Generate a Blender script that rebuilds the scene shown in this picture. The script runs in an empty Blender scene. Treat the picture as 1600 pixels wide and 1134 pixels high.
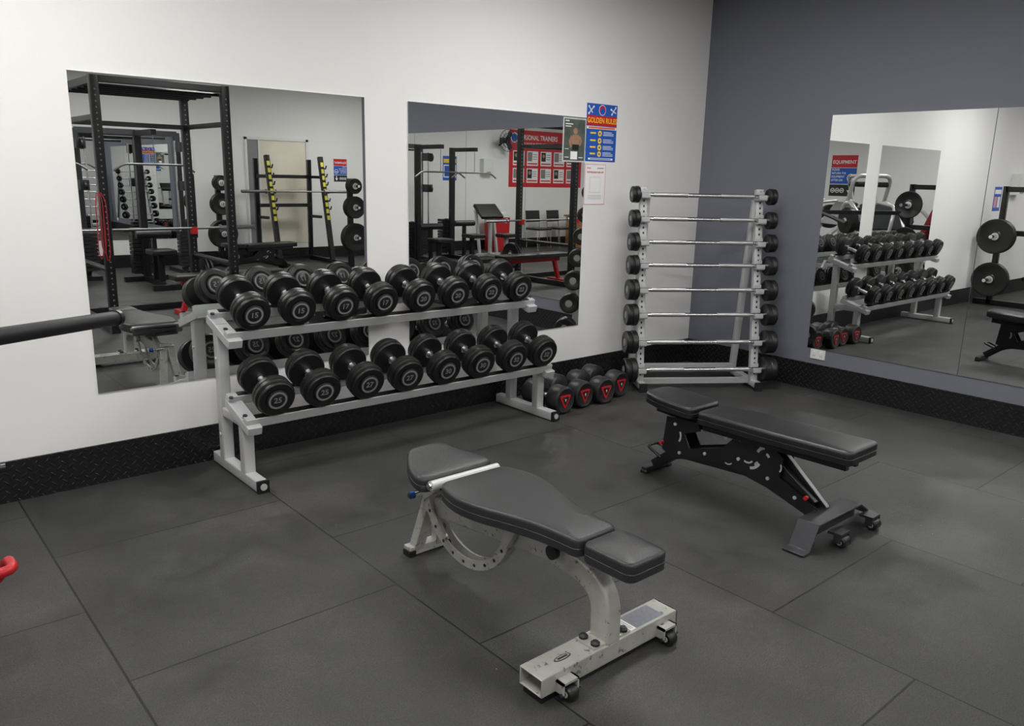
import bpy, bmesh, math
from mathutils import Vector as V, Matrix as M, Euler
S=bpy.context.scene
COL=S.collection
S.view_settings.view_transform='Standard'
# ---------------------------------------------------------------- materials
def mat(name,col,rough=0.5,metal=0.0,var=0.12,vscale=12,bump=0.0,bscale=200,emit=0,chips=None):
    m=bpy.data.materials.new(name); m.use_nodes=True
    nt=m.node_tree; bs=nt.nodes['Principled BSDF']
    bs.inputs['Roughness'].default_value=rough
    bs.inputs['Metallic'].default_value=metal
    tc=nt.nodes.new('ShaderNodeTexCoord')
    n=nt.nodes.new('ShaderNodeTexNoise'); n.inputs['Scale'].default_value=vscale; n.inputs['Detail'].default_value=5
    nt.links.new(tc.outputs['Object'],n.inputs['Vector'])
    mx=nt.nodes.new('ShaderNodeMix'); mx.data_type='RGBA'
    mx.inputs[6].default_value=tuple(max(0,x*(1-var)) for x in col[:3])+(1,)
    mx.inputs[7].default_value=tuple(min(1,x*(1+var)) for x in col[:3])+(1,)
    nt.links.new(n.outputs['Fac'],mx.inputs[0]); out=mx.outputs[2]
    if chips:
        n3=nt.nodes.new('ShaderNodeTexNoise'); n3.inputs['Scale'].default_value=chips[0]; n3.inputs['Detail'].default_value=8; n3.inputs['Roughness'].default_value=.7
        nt.links.new(tc.outputs['Object'],n3.inputs['Vector'])
        mr=nt.nodes.new('ShaderNodeMapRange'); mr.inputs[1].default_value=chips[1]; mr.inputs[2].default_value=chips[1]+.03; nt.links.new(n3.outputs['Fac'],mr.inputs[0])
        m2=nt.nodes.new('ShaderNodeMix'); m2.data_type='RGBA'; m2.inputs[7].default_value=chips[2]
        nt.links.new(mr.outputs[0],m2.inputs[0]); nt.links.new(out,m2.inputs[6]); out=m2.outputs[2]
    nt.links.new(out,bs.inputs['Base Color'])
    if bump>0:
        n2=nt.nodes.new('ShaderNodeTexNoise'); n2.inputs['Scale'].default_value=bscale; n2.inputs['Detail'].default_value=3
        nt.links.new(tc.outputs['Object'],n2.inputs['Vector'])
        bp=nt.nodes.new('ShaderNodeBump'); bp.inputs['Strength'].default_value=bump; bp.inputs['Distance'].default_value=0.002
        nt.links.new(n2.outputs['Fac'],bp.inputs['Height']); nt.links.new(bp.outputs[0],bs.inputs['Normal'])
    if emit:
        bs.inputs['Emission Color'].default_value=col; bs.inputs['Emission Strength'].default_value=emit
    return m
def math_node(nt,op,a,b=None,c=None):
    n=nt.nodes.new('ShaderNodeMath'); n.operation=op
    for i,x in enumerate((a,b,c)):
        if x is None: continue
        if isinstance(x,(int,float)): n.inputs[i].default_value=x
        else: nt.links.new(x,n.inputs[i])
    return n.outputs[0]
MW=mat('white_wall_paint',(0.79,0.785,0.775,1),0.75,var=0.02,vscale=1.5,bump=0.15,bscale=120,chips=(6,.735,(.55,.53,.50,1)))
MG=mat('slate_wall_paint',(0.150,0.158,0.190,1),0.65,var=0.03,vscale=1.5,bump=0.15,bscale=120)
MCEIL=mat('ceiling_paint',(0.78,0.77,0.76,1),0.9,var=0.02)
def floor_mat():
    m=bpy.data.materials.new('rubber_floor_tiles'); m.use_nodes=True; nt=m.node_tree; bs=nt.nodes['Principled BSDF']
    tc=nt.nodes.new('ShaderNodeTexCoord'); sp=nt.nodes.new('ShaderNodeSeparateXYZ'); nt.links.new(tc.outputs['Object'],sp.inputs[0])
    def noise(sc,de,ro=.5,vec=None):
        n=nt.nodes.new('ShaderNodeTexNoise'); n.inputs['Scale'].default_value=sc; n.inputs['Detail'].default_value=de; n.inputs['Roughness'].default_value=ro
        nt.links.new(vec or tc.outputs['Object'],n.inputs['Vector']); return n.outputs['Fac']
    def rng(x,a,b,c,d):
        r=nt.nodes.new('ShaderNodeMapRange')
        for i,v in enumerate((a,b,c,d)): r.inputs[i+1].default_value=v
        nt.links.new(x,r.inputs[0]); return r.outputs[0]
    w=1.065; rh=1.006
    bx=math_node(nt,'ADD',sp.outputs[1],-2.475+.5*w+20*w)
    by=math_node(nt,'ADD',sp.outputs[0],-.558+20*rh)
    cb=nt.nodes.new('ShaderNodeCombineXYZ'); nt.links.new(bx,cb.inputs[0]); nt.links.new(by,cb.inputs[1])
    br=nt.nodes.new('ShaderNodeTexBrick'); nt.links.new(cb.outputs[0],br.inputs['Vector'])
    br.offset=0.5; br.offset_frequency=2; br.squash=1
    br.inputs['Scale'].default_value=1; br.inputs['Mortar Size'].default_value=0.0042; br.inputs['Mortar Smooth'].default_value=0.3
    br.inputs['Brick Width'].default_value=w; br.inputs['Row Height'].default_value=rh
    br.inputs['Color1'].default_value=(0.0235,0.0235,0.0235,1); br.inputs['Color2'].default_value=(0.033,0.033,0.032,1)
    br.inputs['Mortar'].default_value=(0.003,0.003,0.003,1)
    n1=noise(2.1,9,.72); n2=noise(190,2); n5=noise(38,6,.75)
    f=math_node(nt,'MULTIPLY',rng(n1,.33,.70,.62,1.6),rng(n2,.3,.7,.55,1.55))
    f=math_node(nt,'MULTIPLY',f,rng(n5,.3,.7,.85,1.2))
    r3=rng(noise(.9,6,.7),.50,.68,0,.7)
    vm=nt.nodes.new('ShaderNodeVectorMath'); vm.operation='SCALE'; nt.links.new(br.outputs['Color'],vm.inputs[0]); nt.links.new(f,vm.inputs['Scale'])
    mx=nt.nodes.new('ShaderNodeMix'); mx.data_type='RGBA'; nt.links.new(r3,mx.inputs[0]); nt.links.new(vm.outputs[0],mx.inputs[6])
    v2=nt.nodes.new('ShaderNodeVectorMath'); v2.operation='MULTIPLY'; nt.links.new(vm.outputs[0],v2.inputs[0]); v2.inputs[1].default_value=(1.7,1.64,1.48)
    nt.links.new(v2.outputs[0],mx.inputs[7])
    vo=nt.nodes.new('ShaderNodeTexVoronoi'); vo.inputs['Scale'].default_value=5.5; nt.links.new(tc.outputs['Object'],vo.inputs['Vector'])
    lt=math_node(nt,'LESS_THAN',vo.outputs['Distance'],.018)
    m4=nt.nodes.new('ShaderNodeMix'); m4.data_type='RGBA'; m4.inputs[7].default_value=(.20,.19,.18,1)
    nt.links.new(lt,m4.inputs[0]); nt.links.new(mx.outputs[2],m4.inputs[6])
    nt.links.new(m4.outputs[2],bs.inputs['Base Color'])
    nt.links.new(rng(n1,.3,.7,.44,.66),bs.inputs['Roughness'])
    bp=nt.nodes.new('ShaderNodeBump'); bp.inputs['Strength'].default_value=.45; bp.inputs['Distance'].default_value=.002
    h=math_node(nt,'SUBTRACT',n2,math_node(nt,'MULTIPLY',br.outputs['Fac'],3.0))
    nt.links.new(h,bp.inputs['Height']); nt.links.new(bp.outputs[0],bs.inputs['Normal'])
    return m
MF=floor_mat()
def tread_mat():
    m=bpy.data.materials.new('black_tread_plate'); m.use_nodes=True; nt=m.node_tree; bs=nt.nodes['Principled BSDF']
    bs.inputs['Roughness'].default_value=.30
    tc=nt.nodes.new('ShaderNodeTexCoord'); sp=nt.nodes.new('ShaderNodeSeparateXYZ'); nt.links.new(tc.outputs['Object'],sp.inputs[0])
    h=math_node(nt,'ADD',sp.outputs[0],sp.outputs[1]); k=20
    a=math_node(nt,'MULTIPLY',math_node(nt,'ADD',h,sp.outputs[2]),k); b=math_node(nt,'MULTIPLY',math_node(nt,'SUBTRACT',sp.outputs[2],h),k)
    par=math_node(nt,'PINGPONG',math_node(nt,'ADD',math_node(nt,'FLOOR',a),math_node(nt,'FLOOR',b)),1)
    fa=math_node(nt,'SUBTRACT',math_node(nt,'FRACT',a),.5); fb=math_node(nt,'SUBTRACT',math_node(nt,'FRACT',b),.5)
    def el(p,q):
        return math_node(nt,'ADD',math_node(nt,'POWER',math_node(nt,'ABSOLUTE',p),2),math_node(nt,'POWER',math_node(nt,'ABSOLUTE',math_node(nt,'MULTIPLY',q,3.6)),2))
    e1=el(fa,fb); e2=el(fb,fa)
    mx=nt.nodes.new('ShaderNodeMix'); nt.links.new(par,mx.inputs[0]); nt.links.new(e1,mx.inputs[2]); nt.links.new(e2,mx.inputs[3])
    mr=nt.nodes.new('ShaderNodeMapRange'); mr.inputs[1].default_value=.25; mr.inputs[2].default_value=.05; nt.links.new(mx.outputs[0],mr.inputs[0])
    cm_=nt.nodes.new('ShaderNodeMix'); cm_.data_type='RGBA'; cm_.inputs[6].default_value=(.008,.008,.009,1); cm_.inputs[7].default_value=(.024,.024,.026,1)
    nt.links.new(mr.outputs[0],cm_.inputs[0]); nt.links.new(cm_.outputs[2],bs.inputs['Base Color'])
    bp=nt.nodes.new('ShaderNodeBump'); bp.inputs['Strength'].default_value=1.0; bp.inputs['Distance'].default_value=.009
    nt.links.new(mr.outputs[0],bp.inputs['Height']); nt.links.new(bp.outputs[0],bs.inputs['Normal'])
    return m
MT=tread_mat()
MMIR=mat('mirror_glass',(0.84,0.86,0.85,1),0.0,1.0,var=0.0)
MSIL=mat('silver_grey_powder_coat',(0.47,0.475,0.48,1),0.42,0.15,var=.06)
MSIL2=mat('barbell_rack_grey_paint',(0.47,0.475,0.48,1),0.4,0.2,var=.06)
MBEI=mat('scuffed_pale_grey_paint',(0.40,0.40,0.37,1),0.38,0.25,var=.30,vscale=14,chips=(32,.60,(.13,.11,.085,1)))
MBLK=mat('gloss_black_paint',(0.009,0.009,0.010,1),0.28,0.0,var=.2)
MGUN=mat('charcoal_metallic_paint',(0.035,0.037,0.042,1),0.36,0.3,var=.15)
MRUB=mat('black_rubber',(0.007,0.007,0.007,1),0.40,0.0,var=.25,bump=.2,bscale=300)
MRUB2=mat('matt_black_urethane',(0.010,0.010,0.011,1),0.46,0.0,var=.2)
MCH=mat('chrome',(0.78,0.78,0.79,1),0.14,1.0,var=.03)
MCHK=mat('knurled_chrome',(0.65,0.65,0.66,1),0.32,1.0,var=.1,bump=.5,bscale=900)
MSTL=mat('dull_steel',(0.22,0.22,0.22,1),0.4,.8,var=.1)
MEMB=mat('grey_emblem_print',(0.28,0.28,0.28,1),0.45,0.2,var=.1)
MVIN=mat('charcoal_vinyl',(0.023,0.023,0.024,1),0.33,0.0,var=.2,bump=.55,bscale=330,chips=(60,.64,(.045,.044,.042,1)))
MVIN2=mat('black_vinyl',(0.012,0.012,0.013,1),0.30,0.0,var=.15,bump=.5,bscale=330)
MRED=mat('red_paint',(0.45,0.010,0.015,1),0.35,var=.08)
MREDV=mat('dark_red_vinyl',(0.20,0.006,0.012,1),0.4,var=.1)
MREDR=mat('red_rope',(0.42,0.02,0.03,1),0.6,var=.2)
MYEL=mat('yellow_marking',(0.65,0.62,0.05,1),0.5,var=.05)
MWH=mat('white_plastic',(0.72,0.72,0.70,1),0.45,var=.02)
MPW=mat('white_print',(0.86,0.86,0.86,1),0.55,var=.01)
MPB=mat('blue_print',(0.010,0.095,0.46,1),0.5,var=.04)
MPR=mat('red_print',(0.55,0.010,0.02,1),0.5,var=.04)
MPK=mat('black_print',(0.010,0.010,0.012,1),0.5,var=.05)
MPY=mat('yellow_print',(0.90,0.58,0.02,1),0.5,var=.04)
MPO=mat('orange_print',(0.75,0.13,0.02,1),0.5,var=.04)
MPGN=mat('grey_green_print',(0.075,0.09,0.080,1),0.5,var=.8,vscale=14)
MPGR=mat('grey_print',(0.22,0.22,0.23,1),0.5,var=.1)
MPLG=mat('pale_border_print',(0.55,0.57,0.55,1),0.5,var=.05)
MPPK=mat('pink_print',(0.72,0.30,0.32,1),0.5,var=.1)
MSKIN=mat('tan_print',(0.36,0.20,0.13,1),0.5,var=.3,vscale=30)
MBLUE=mat('blue_anodised',(0.01,0.08,0.35,1),0.3,.4)
MWOOD=mat('oak_laminate',(0.42,0.22,0.09,1),0.45,var=.2,vscale=5)
MLABEL=mat('grey_label',(0.19,0.20,0.23,1),0.5,var=.3,vscale=90)
MHUB=mat('light_hub',(0.58,0.58,0.58,1),0.35,.4)
MHOLE=mat('drilled_hole_grey',(0.22,0.22,0.22,1),0.6)
MWARM=mat('painted_room_glow',(0.70,0.65,0.54,1),0.5,var=.3,vscale=1.2,emit=0.03)  # warm colour and faint emission stand in for light from a yellow-lit room
# ---------------------------------------------------------------- builder
def rect(w,h): return [(-w/2,-h/2),(w/2,-h/2),(w/2,h/2),(-w/2,h/2)]
def rrect(w,h,r=.008):
    o=[]
    for cx,cy,a0 in ((w/2-r,h/2-r,0),(-w/2+r,h/2-r,90),(-w/2+r,-h/2+r,180),(w/2-r,-h/2+r,270)):
        for k in range(4):
            a=math.radians(a0+k*30); o.append((cx+r*math.cos(a),cy+r*math.sin(a)))
    return o
def circ(r,n=14): return [(r*math.cos(2*math.pi*i/n),r*math.sin(2*math.pi*i/n)) for i in range(n)]
def fillet(pts,r,seg=6):
    pts=[V(p) for p in pts]; out=[pts[0]]
    for i in range(1,len(pts)-1):
        p=pts[i]; a=(pts[i-1]-p); b=(pts[i+1]-p)
        ra=min(r,a.length*.48); rb=min(r,b.length*.48)
        A=p+a.normalized()*ra; B_=p+b.normalized()*rb
        for k in range(seg+1):
            t=k/seg; out.append(A*(1-t)**2+p*2*t*(1-t)+B_*t*t)
    out.append(pts[-1]); return out
class B:
    def __init__(s): s.bm=bmesh.new(); s.mats=[]; s.mi=0
    def m(s,mt):
        if mt not in s.mats: s.mats.append(mt)
        s.mi=s.mats.index(mt); return s
    def face(s,vs):
        try: f=s.bm.faces.new(vs); f.material_index=s.mi; return f
        except ValueError: return None
    def box(s,c,sz,rot=None):
        c=V(c); R=rot if rot is not None else M.Identity(3)
        vs=[s.bm.verts.new(c+R@V((x*sz[0]/2,y*sz[1]/2,z*sz[2]/2))) for x in(-1,1) for y in(-1,1) for z in(-1,1)]
        for q in((0,1,3,2),(4,6,7,5),(0,4,5,1),(2,3,7,6),(0,2,6,4),(1,5,7,3)): s.face([vs[i] for i in q])
        return s
    def bb(s,a,b):
        return s.box([(a[i]+b[i])/2 for i in range(3)],[abs(b[i]-a[i]) for i in range(3)])
    def sweep(s,pts,sec,n=(1,0,0),closed=False):
        pts=[V(p) for p in pts]; n=V(n).normalized(); N=len(pts); rings=[]
        for i,p in enumerate(pts):
            if closed: t0=(p-pts[i-1]).normalized(); t1=(pts[(i+1)%N]-p).normalized()
            else:
                t0=(p-pts[i-1]).normalized() if i>0 else None; t1=(pts[i+1]-p).normalized() if i<N-1 else None
                if t0 is None: t0=t1
                if t1 is None: t1=t0
            t=(t0+t1).normalized(); c=max(.4,t.dot(t0)); b=t.cross(n).normalized(); nn=b.cross(t).normalized()
            rings.append([s.bm.verts.new(p+nn*a+b*(d/c)) for a,d in sec])
        K=len(sec)
        for i in range(N if closed else N-1):
            r0=rings[i]; r1=rings[(i+1)%N]
            for k in range(K): s.face([r0[k],r0[(k+1)%K],r1[(k+1)%K],r1[k]])
        if not closed: s.face(rings[0][::-1]); s.face(rings[-1])
        return s
    def beam(s,a,b,w,h,n=(1,0,0)): return s.sweep([a,b],rect(w,h),n)
    def rod(s,a,b,r,seg=16):
        d=(V(b)-V(a)).normalized(); n=V((0,0,1)) if abs(d.z)<.9 else V((1,0,0))
        n=(n-d*n.dot(d)).normalized()
        return s.sweep([a,b],circ(r,seg),n)
    def lathe(s,prof,o,ax,seg=32):
        o=V(o); ax=V(ax).normalized(); u=ax.orthogonal().normalized(); w=ax.cross(u); R=[]
        for r,h in prof:
            if r<1e-6: R.append([s.bm.verts.new(o+ax*h)])
            else: R.append([s.bm.verts.new(o+ax*h+(u*math.cos(2*math.pi*k/seg)+w*math.sin(2*math.pi*k/seg))*r) for k in range(seg)])
        for a,b in zip(R[:-1],R[1:]):
            for k in range(seg):
                k2=(k+1)%seg
                if len(a)==1 and len(b)>1: s.face([a[0],b[k],b[k2]])
                elif len(b)==1 and len(a)>1: s.face([a[k],a[k2],b[0]])
                elif len(a)>1: s.face([a[k],a[k2],b[k2],b[k]])
        return s
    def prism(s,poly,o,u,v,th):
        o=V(o);u=V(u);v=V(v);n=u.cross(v).normalized()*th
        a=[s.bm.verts.new(o+u*p[0]+v*p[1]-n/2) for p in poly]; b=[s.bm.verts.new(o+u*p[0]+v*p[1]+n/2) for p in poly]
        s.face(a[::-1]); s.face(b); K=len(poly)
        for k in range(K): s.face([a[k],a[(k+1)%K],b[(k+1)%K],b[k]])
        return s
    def pad(s,outline,fz,th,r=.018,crown=.006):
        P=[V((p[0],p[1])) for p in outline]; K=len(P); nrm=[]
        for i in range(K):
            t=(P[(i+1)%K]-P[i-1]).normalized(); nrm.append(V((-t.y,t.x)))
        prof=[(r*.5,0),(0.0,r*.45),(0,th*.45),(.0018,th*.48),(0,th*.51),(0,th-r)]
        for k in range(1,5):
            a=k*math.pi/8; prof.append((r*(1-math.cos(a)),th-r+r*math.sin(a)))
        cx=sum((p for p in P),V((0,0)))/K
        rings=[]
        def ring(pts,h): return [s.bm.verts.new(V((q.x,q.y,fz(q.x,q.y)+h))) for q in pts]
        for d,h in prof: rings.append(ring([p+n*d for p,n in zip(P,nrm)],h))
        last=[p+n*r for p,n in zip(P,nrm)]
        for sc,hh in((.90,.35),(.75,.65),(.5,.9),(.2,1.0)):
            rings.append(ring([cx+(q-cx)*sc for q in last],th+crown*hh))
        s.face(rings[0][::-1])
        for a,b in zip(rings[:-1],rings[1:]):
            for k in range(K): s.face([a[k],a[(k+1)%K],b[(k+1)%K],b[k]])
        c=s.bm.verts.new(V((cx.x,cx.y,fz(cx.x,cx.y)+th+crown)))
        for k in range(K): s.face([rings[-1][k],rings[-1][(k+1)%K],c])
        return s
    def text(s,body,size,mtx,align='CENTER',ext=0.0003,squash=1.0):
        cu=bpy.data.curves.new('tmp_text','FONT'); cu.body=body; cu.size=size; cu.align_x=align; cu.align_y='CENTER'; cu.extrude=ext; cu.resolution_u=3
        cu.offset=size*.016
        ob=bpy.data.objects.new('tmp_text',cu); COL.objects.link(ob)
        dg=bpy.context.evaluated_depsgraph_get(); me=bpy.data.meshes.new_from_object(ob.evaluated_get(dg))
        me.transform(mtx@M.Diagonal((squash,1,1,1)))
        nf=len(s.bm.faces); s.bm.from_mesh(me)
        s.bm.faces.ensure_lookup_table()
        for i in range(nf,len(s.bm.faces)): s.bm.faces[i].material_index=s.mi
        bpy.data.objects.remove(ob); bpy.data.curves.remove(cu); bpy.data.meshes.remove(me)
        return s
    def obj(s,name,parent=None,label=None,bevel=0,local=False,sharp=38):
        bm=s.bm
        bmesh.ops.recalc_face_normals(bm,faces=bm.faces[:])
        for f in bm.faces: f.smooth=True
        for e in bm.edges:
            if len(e.link_faces)==2:
                if e.calc_face_angle(0)>math.radians(sharp): e.smooth=False
            else: e.smooth=False
        me=bpy.data.meshes.new(name)
        if parent is not None and not local:
            bmesh.ops.transform(bm,matrix=PM[parent.name].inverted(),verts=bm.verts[:])
        bm.to_mesh(me); bm.free()
        for mt in s.mats: me.materials.append(mt)
        ob=bpy.data.objects.new(name,me); COL.objects.link(ob)
        if parent is not None:
            ob.parent=parent; PM[ob.name]=PM[parent.name]
        else: PM[ob.name]=M.Identity(4)
        if bevel>0:
            md=ob.modifiers.new('bevel','BEVEL'); md.width=bevel; md.segments=2; md.limit_method='ANGLE'; md.angle_limit=math.radians(50)
        if label: ob['label']=label
        return ob
PM={}
def thing(name,label,cat,loc,rot=(0,0,0),group=None):
    e=bpy.data.objects.new(name,None); COL.objects.link(e); e.empty_display_size=.05
    e.location=loc; e.rotation_euler=rot; e['label']=label; e['category']=cat
    if group: e['group']=group
    PM[e.name]=M.LocRotScale(V(loc),Euler(rot),None)
    return e
def tag(o,label,cat,group=None):
    o['label']=label; o['category']=cat
    if group: o['group']=group
    return o
def copy_thing(e,loc,rot=None,label=None,scale=None):
    n=e.copy(); COL.objects.link(n); n.location=loc
    if rot is not None: n.rotation_euler=rot
    if scale: n.scale=scale
    if label: n['label']=label
    def rec(src,dst):
        for c in src.children:
            k=c.copy(); k.parent=dst; COL.objects.link(k); rec(c,k)
    rec(e,n); return n
def struct(o): o['kind']='structure'; return o
def one(mt): return B().m(mt)
def round_poly(pts,r,seg=6):
    K=len(pts); out=[]
    for i in range(K):
        p=V(pts[i]); a=V(pts[i-1])-p; b=V(pts[(i+1)%K])-p
        ra=min(r,a.length*.49); rb=min(r,b.length*.49)
        A=p+a.normalized()*ra; B_=p+b.normalized()*rb
        for k in range(seg+1):
            t=k/seg; q=A*(1-t)**2+p*2*t*(1-t)+B_*t*t; out.append((q.x,q.y))
    o=[out[0]]
    for q in out[1:]:
        if (V(q)-V(o[-1])).length>1e-4: o.append(q)
    return o
def subdiv(pts,maxl=.04):
    o=[];K=len(pts)
    for i in range(K):
        a=V(pts[i]);b=V(pts[(i+1)%K]);n=max(1,int((b-a).length/maxl))
        for k in range(n): q=a+(b-a)*k/n; o.append((q.x,q.y))
    return o
def crom(pts,n=5):
    out=[]; P_=[V(p) for p in pts]
    for i in range(len(P_)-1):
        p0=P_[max(0,i-1)];p1=P_[i];p2=P_[i+1];p3=P_[min(len(P_)-1,i+2)]
        for k in range(n):
            t=k/n; q=0.5*((2*p1)+(-p0+p2)*t+(2*p0-5*p1+4*p2-p3)*t*t+(-p0+3*p1-3*p2+p3)*t**3); out.append((q.x,q.y))
    out.append(tuple(P_[-1])); return out
# ---------------------------------------------------------------- room
XE,YN,YS,XW,ZC=5.845,4.315,-5.35,-5.2,3.07
YR=-1.4; XA=9.2
struct(one(MF).bb((XW-.1,YS-.1,-.1),(XA+.1,YN+.1,0)).obj('floor'))
struct(one(MCEIL).bb((XW-.1,YS-.1,ZC),(XA+.1,YN+.1,ZC+.1)).obj('ceiling'))
struct(one(MW).bb((XW-.1,YN,0),(XE,YN+.1,ZC)).obj('wall_north'))
struct(one(MG).bb((XE,YR,0),(XE+.1,YN+.1,ZC)).obj('wall_east'))
struct(one(MW).bb((XE+.1,YR,0),(XA+.1,YR+.1,ZC)).obj('wall_northeast'))
struct(one(MW).bb((XA,YS,0),(XA+.1,YR,ZC)).obj('wall_southeast'))
struct(one(MW).bb((XW-.1,YS-.1,0),(XA+.1,YS,ZC)).obj('wall_south'))
struct(one(MW).bb((XW-.1,YS,0),(XW,YN,ZC)).obj('wall_west'))
bh=.207
struct(one(MT).bb((XW,YN-.012,0),(XE,YN,bh)).obj('baseboard_north'))
struct(one(MT).bb((XE-.012,YR,0),(XE,YN-.012,bh)).obj('baseboard_east'))
struct(one(MT).bb((XW,YS,0),(XA,YS+.012,bh)).obj('baseboard_south'))
struct(one(MT).bb((XW,YS+.012,0),(XW+.012,YN-.012,bh)).obj('baseboard_west'))
def mirror(a,b,label):
    return tag(one(MMIR).bb(a,b).obj('wall_mirror'),label,'mirror')
mirror((.96,YN-.007,.478),(2.532,YN-.001,2.032),'large square frameless mirror on white wall behind dumbbell rack')
mirror((2.838,YN-.007,.478),(4.408,YN-.001,2.032),'large square frameless mirror on white wall beside posters')
ys=[3.155,2.03,.97,-.10,-1.2]
for i in range(4):
    mirror((XE-.007,ys[i+1]+.003,.33),(XE-.001,ys[i]-.001,2.097),'tall frameless mirror panel on slate grey wall')
mirror((3.1,YS+.001,.45),(4.9,YS+.007,2.1),'frameless mirror on far white wall behind cable machine')
MLIT=bpy.data.materials.new('light_diffuser'); MLIT.use_nodes=True
_n=MLIT.node_tree; _b=_n.nodes['Principled BSDF']; _b.inputs['Base Color'].default_value=(.9,.9,.9,1); _b.inputs['Emission Color'].default_value=(1,.985,.96,1); _b.inputs['Emission Strength'].default_value=25
for (x,y) in ((0.5,2.95),(3.6,2.75),(0.4,0.2),(3.6,0.0),(-3.2,2.2),(-3.2,-2.4),(0.4,-3.2),(3.8,-3.2),(7.4,-3.4)):
    e=thing('ceiling_light','flush rectangular white ceiling light panel','ceiling light',(x,y,ZC),group='ceiling light panels')
    one(MWH).bb((x-.62,y-.32,ZC-.03),(x+.62,y+.32,ZC-.0005)).obj('housing',e)
    one(MLIT).bb((x-.58,y-.28,ZC-.036),(x+.58,y+.28,ZC-.031)).obj('diffuser',e)
# ---------------------------------------------------------------- dumbbell rack
rk=thing('dumbbell_rack','silver grey two tier steel dumbbell rack against mirrored white wall','dumbbell rack',(2.56,3.95,0))
TH=math.radians(18)
ct,st=math.cos(TH),math.sin(TH)
def shelfpt(yc,zc,s,d): return (yc+s*ct-d*st, zc+s*st+d*ct)
shelves=[(4.05,.925,.099),(3.855,.515,.105)]
RX=M.Rotation(TH,3,'X')
for X in (1.535,3.585):
    one(MSIL).sweep([(X,3.69,.035),(X,4.27,.035)],rrect(.06,.06)).obj('foot',rk,bevel=0)
    one(MBLK).bb((X-.031,3.672,.004),(X+.031,3.69,.066)).m(MHUB).lathe([(0,0),(.018,0),(.018,-.004),(0,-.004)],(X,3.672,.035),(0,1,0),16).obj('end_cap',rk)
    one(MSIL).sweep([(X,4.14,.06),(X,4.14,.81)],rrect(.06,.06),(1,0,0)).m(MHUB).lathe([(0,0),(.01,0),(.01,.006),(0,.006)],(X-.03,4.14,.2),(-1,0,0),8).lathe([(0,0),(.01,0),(.01,.006),(0,.006)],(X-.03,4.14,.62),(-1,0,0),8).obj('tall_post',rk)
    one(MSIL).sweep([(X,3.86,.06),(X,3.86,.37)],rrect(.06,.06),(1,0,0)).obj('short_post',rk)
    one(MSIL).sweep([(X,3.83,.33),(X,4.15,.33)],rrect(.05,.05),(1,0,0)).obj('side_brace',rk)
for (yc,zc,r) in shelves:
    for X in (1.535,3.585):
        a=shelfpt(yc,zc,-.17,-r-.055); b=shelfpt(yc,zc,.14,-r-.055)
        one(MSIL).beam((X,a[0],a[1]),(X,b[0],b[1]),.075,.045).obj('shelf_bracket',rk,bevel=.003)
        for s_ in (-.09,.09):
            p=shelfpt(yc,zc,s_,-r-.0); B().m(MGUN).lathe([(0,0),(.012,0),(.012,.006),(0,.008)],(X-.025 if X<2 else X+.025,p[0],p[1]-.004),(0,-st,ct),8).obj('bolt',rk)
    for s_ in (-.115,.115):
        p=shelfpt(yc,zc,s_,-r-.028)
        one(MSIL).box(((1.50+3.62)/2,p[0],p[1]),(2.12,.045,.052),RX).obj('rail',rk,bevel=.003)
        q=shelfpt(yc,zc,s_,-r-.0008)
        one(MRUB).box(((1.50+3.62)/2,q[0],q[1]),(2.02,.034,.003),RX).obj('rubber_strip',rk)
def make_dumbbell(r,num,group,label):
    e=thing('dumbbell',label,'dumbbell',(0,0,0),(0,0,0),group)
    i0=.068
    b=B().m(MCHK); b.lathe([(0,-i0-.01),(.0145,-i0-.01),(.0145,-.05),(.017,-.02),(.0175,0),(.017,.02),(.0145,.05),(.0145,i0+.01),(0,i0+.01)],(0,0,r),(0,1,0),16)
    b.m(MCH)
    for sg in(-1,1): b.lathe([(0,i0-.016),(.026,i0-.016),(.026,i0),(0,i0)],(0,0,r),(0,sg,0),18)
    b.obj('handle',e,'knurled chrome handle',local=True)
    for sg in(-1,1):
        pr=[(0,i0),(.045,i0),(r*.93,i0+.002),(r*.985,i0+.008),(r*.985,i0+.026),(r*.93,i0+.03),(r*.93,i0+.032),(r,i0+.037),(r,i0+.056),(r*.95,i0+.061),(r*.90,i0+.063),(r*.92,i0+.067),(r*.92,i0+.080),(r*.87,i0+.086),(r*.62,i0+.087),(r*.58,i0+.084),(0,i0+.084)]
        B().m(MRUB).lathe(pr,(0,0,r),(0,sg,0),40).obj('weight_head',e,local=True)
        c=B().m(MRUB2).lathe([(0,i0+.084),(r*.54,i0+.084),(r*.54,i0+.090),(r*.50,i0+.093),(0,i0+.093)],(0,0,r),(0,sg,0),28)
        c.m(MEMB).lathe([(r*.37,i0+.0932),(r*.47,i0+.0932),(r*.47,i0+.0942),(r*.37,i0+.0942),(r*.37,i0+.0932)],(0,0,r),(0,sg,0),28)
        R=M.Translation((0,sg*(i0+.0935),r))@(M.Rotation(math.pi/2,4,'X') if sg<0 else M.Rotation(math.pi,4,'Z')@M.Rotation(math.pi/2,4,'X'))
        c.m(MEMB).text(num,r*.42,R)
        c.obj('end_cap',e,local=True)
    return e
for (yc,zc,r),x0,dx,nums,g in ((shelves[0],1.632,.2605,['15','17','20','22'],'rubber dumbbells on the upper tier'),(shelves[1],1.650,.2665,['25','27','30','32'],'rubber dumbbells on the lower tier')):
    for k in range(4):
        lb='round black rubber dumbbell with chrome handle on '+('upper' if r<.1 else 'lower')+' tier of rack'
        e=make_dumbbell(r,nums[k],g,lb)
        base=(yc+r*st,zc-r*ct)
        e.location=(x0+2*k*dx,base[0],base[1]); e.rotation_euler=(TH,0,math.radians(-1.5))
        copy_thing(e,(x0+(2*k+1)*dx,base[0],base[1]),(TH,0,math.radians(-3)))
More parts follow.
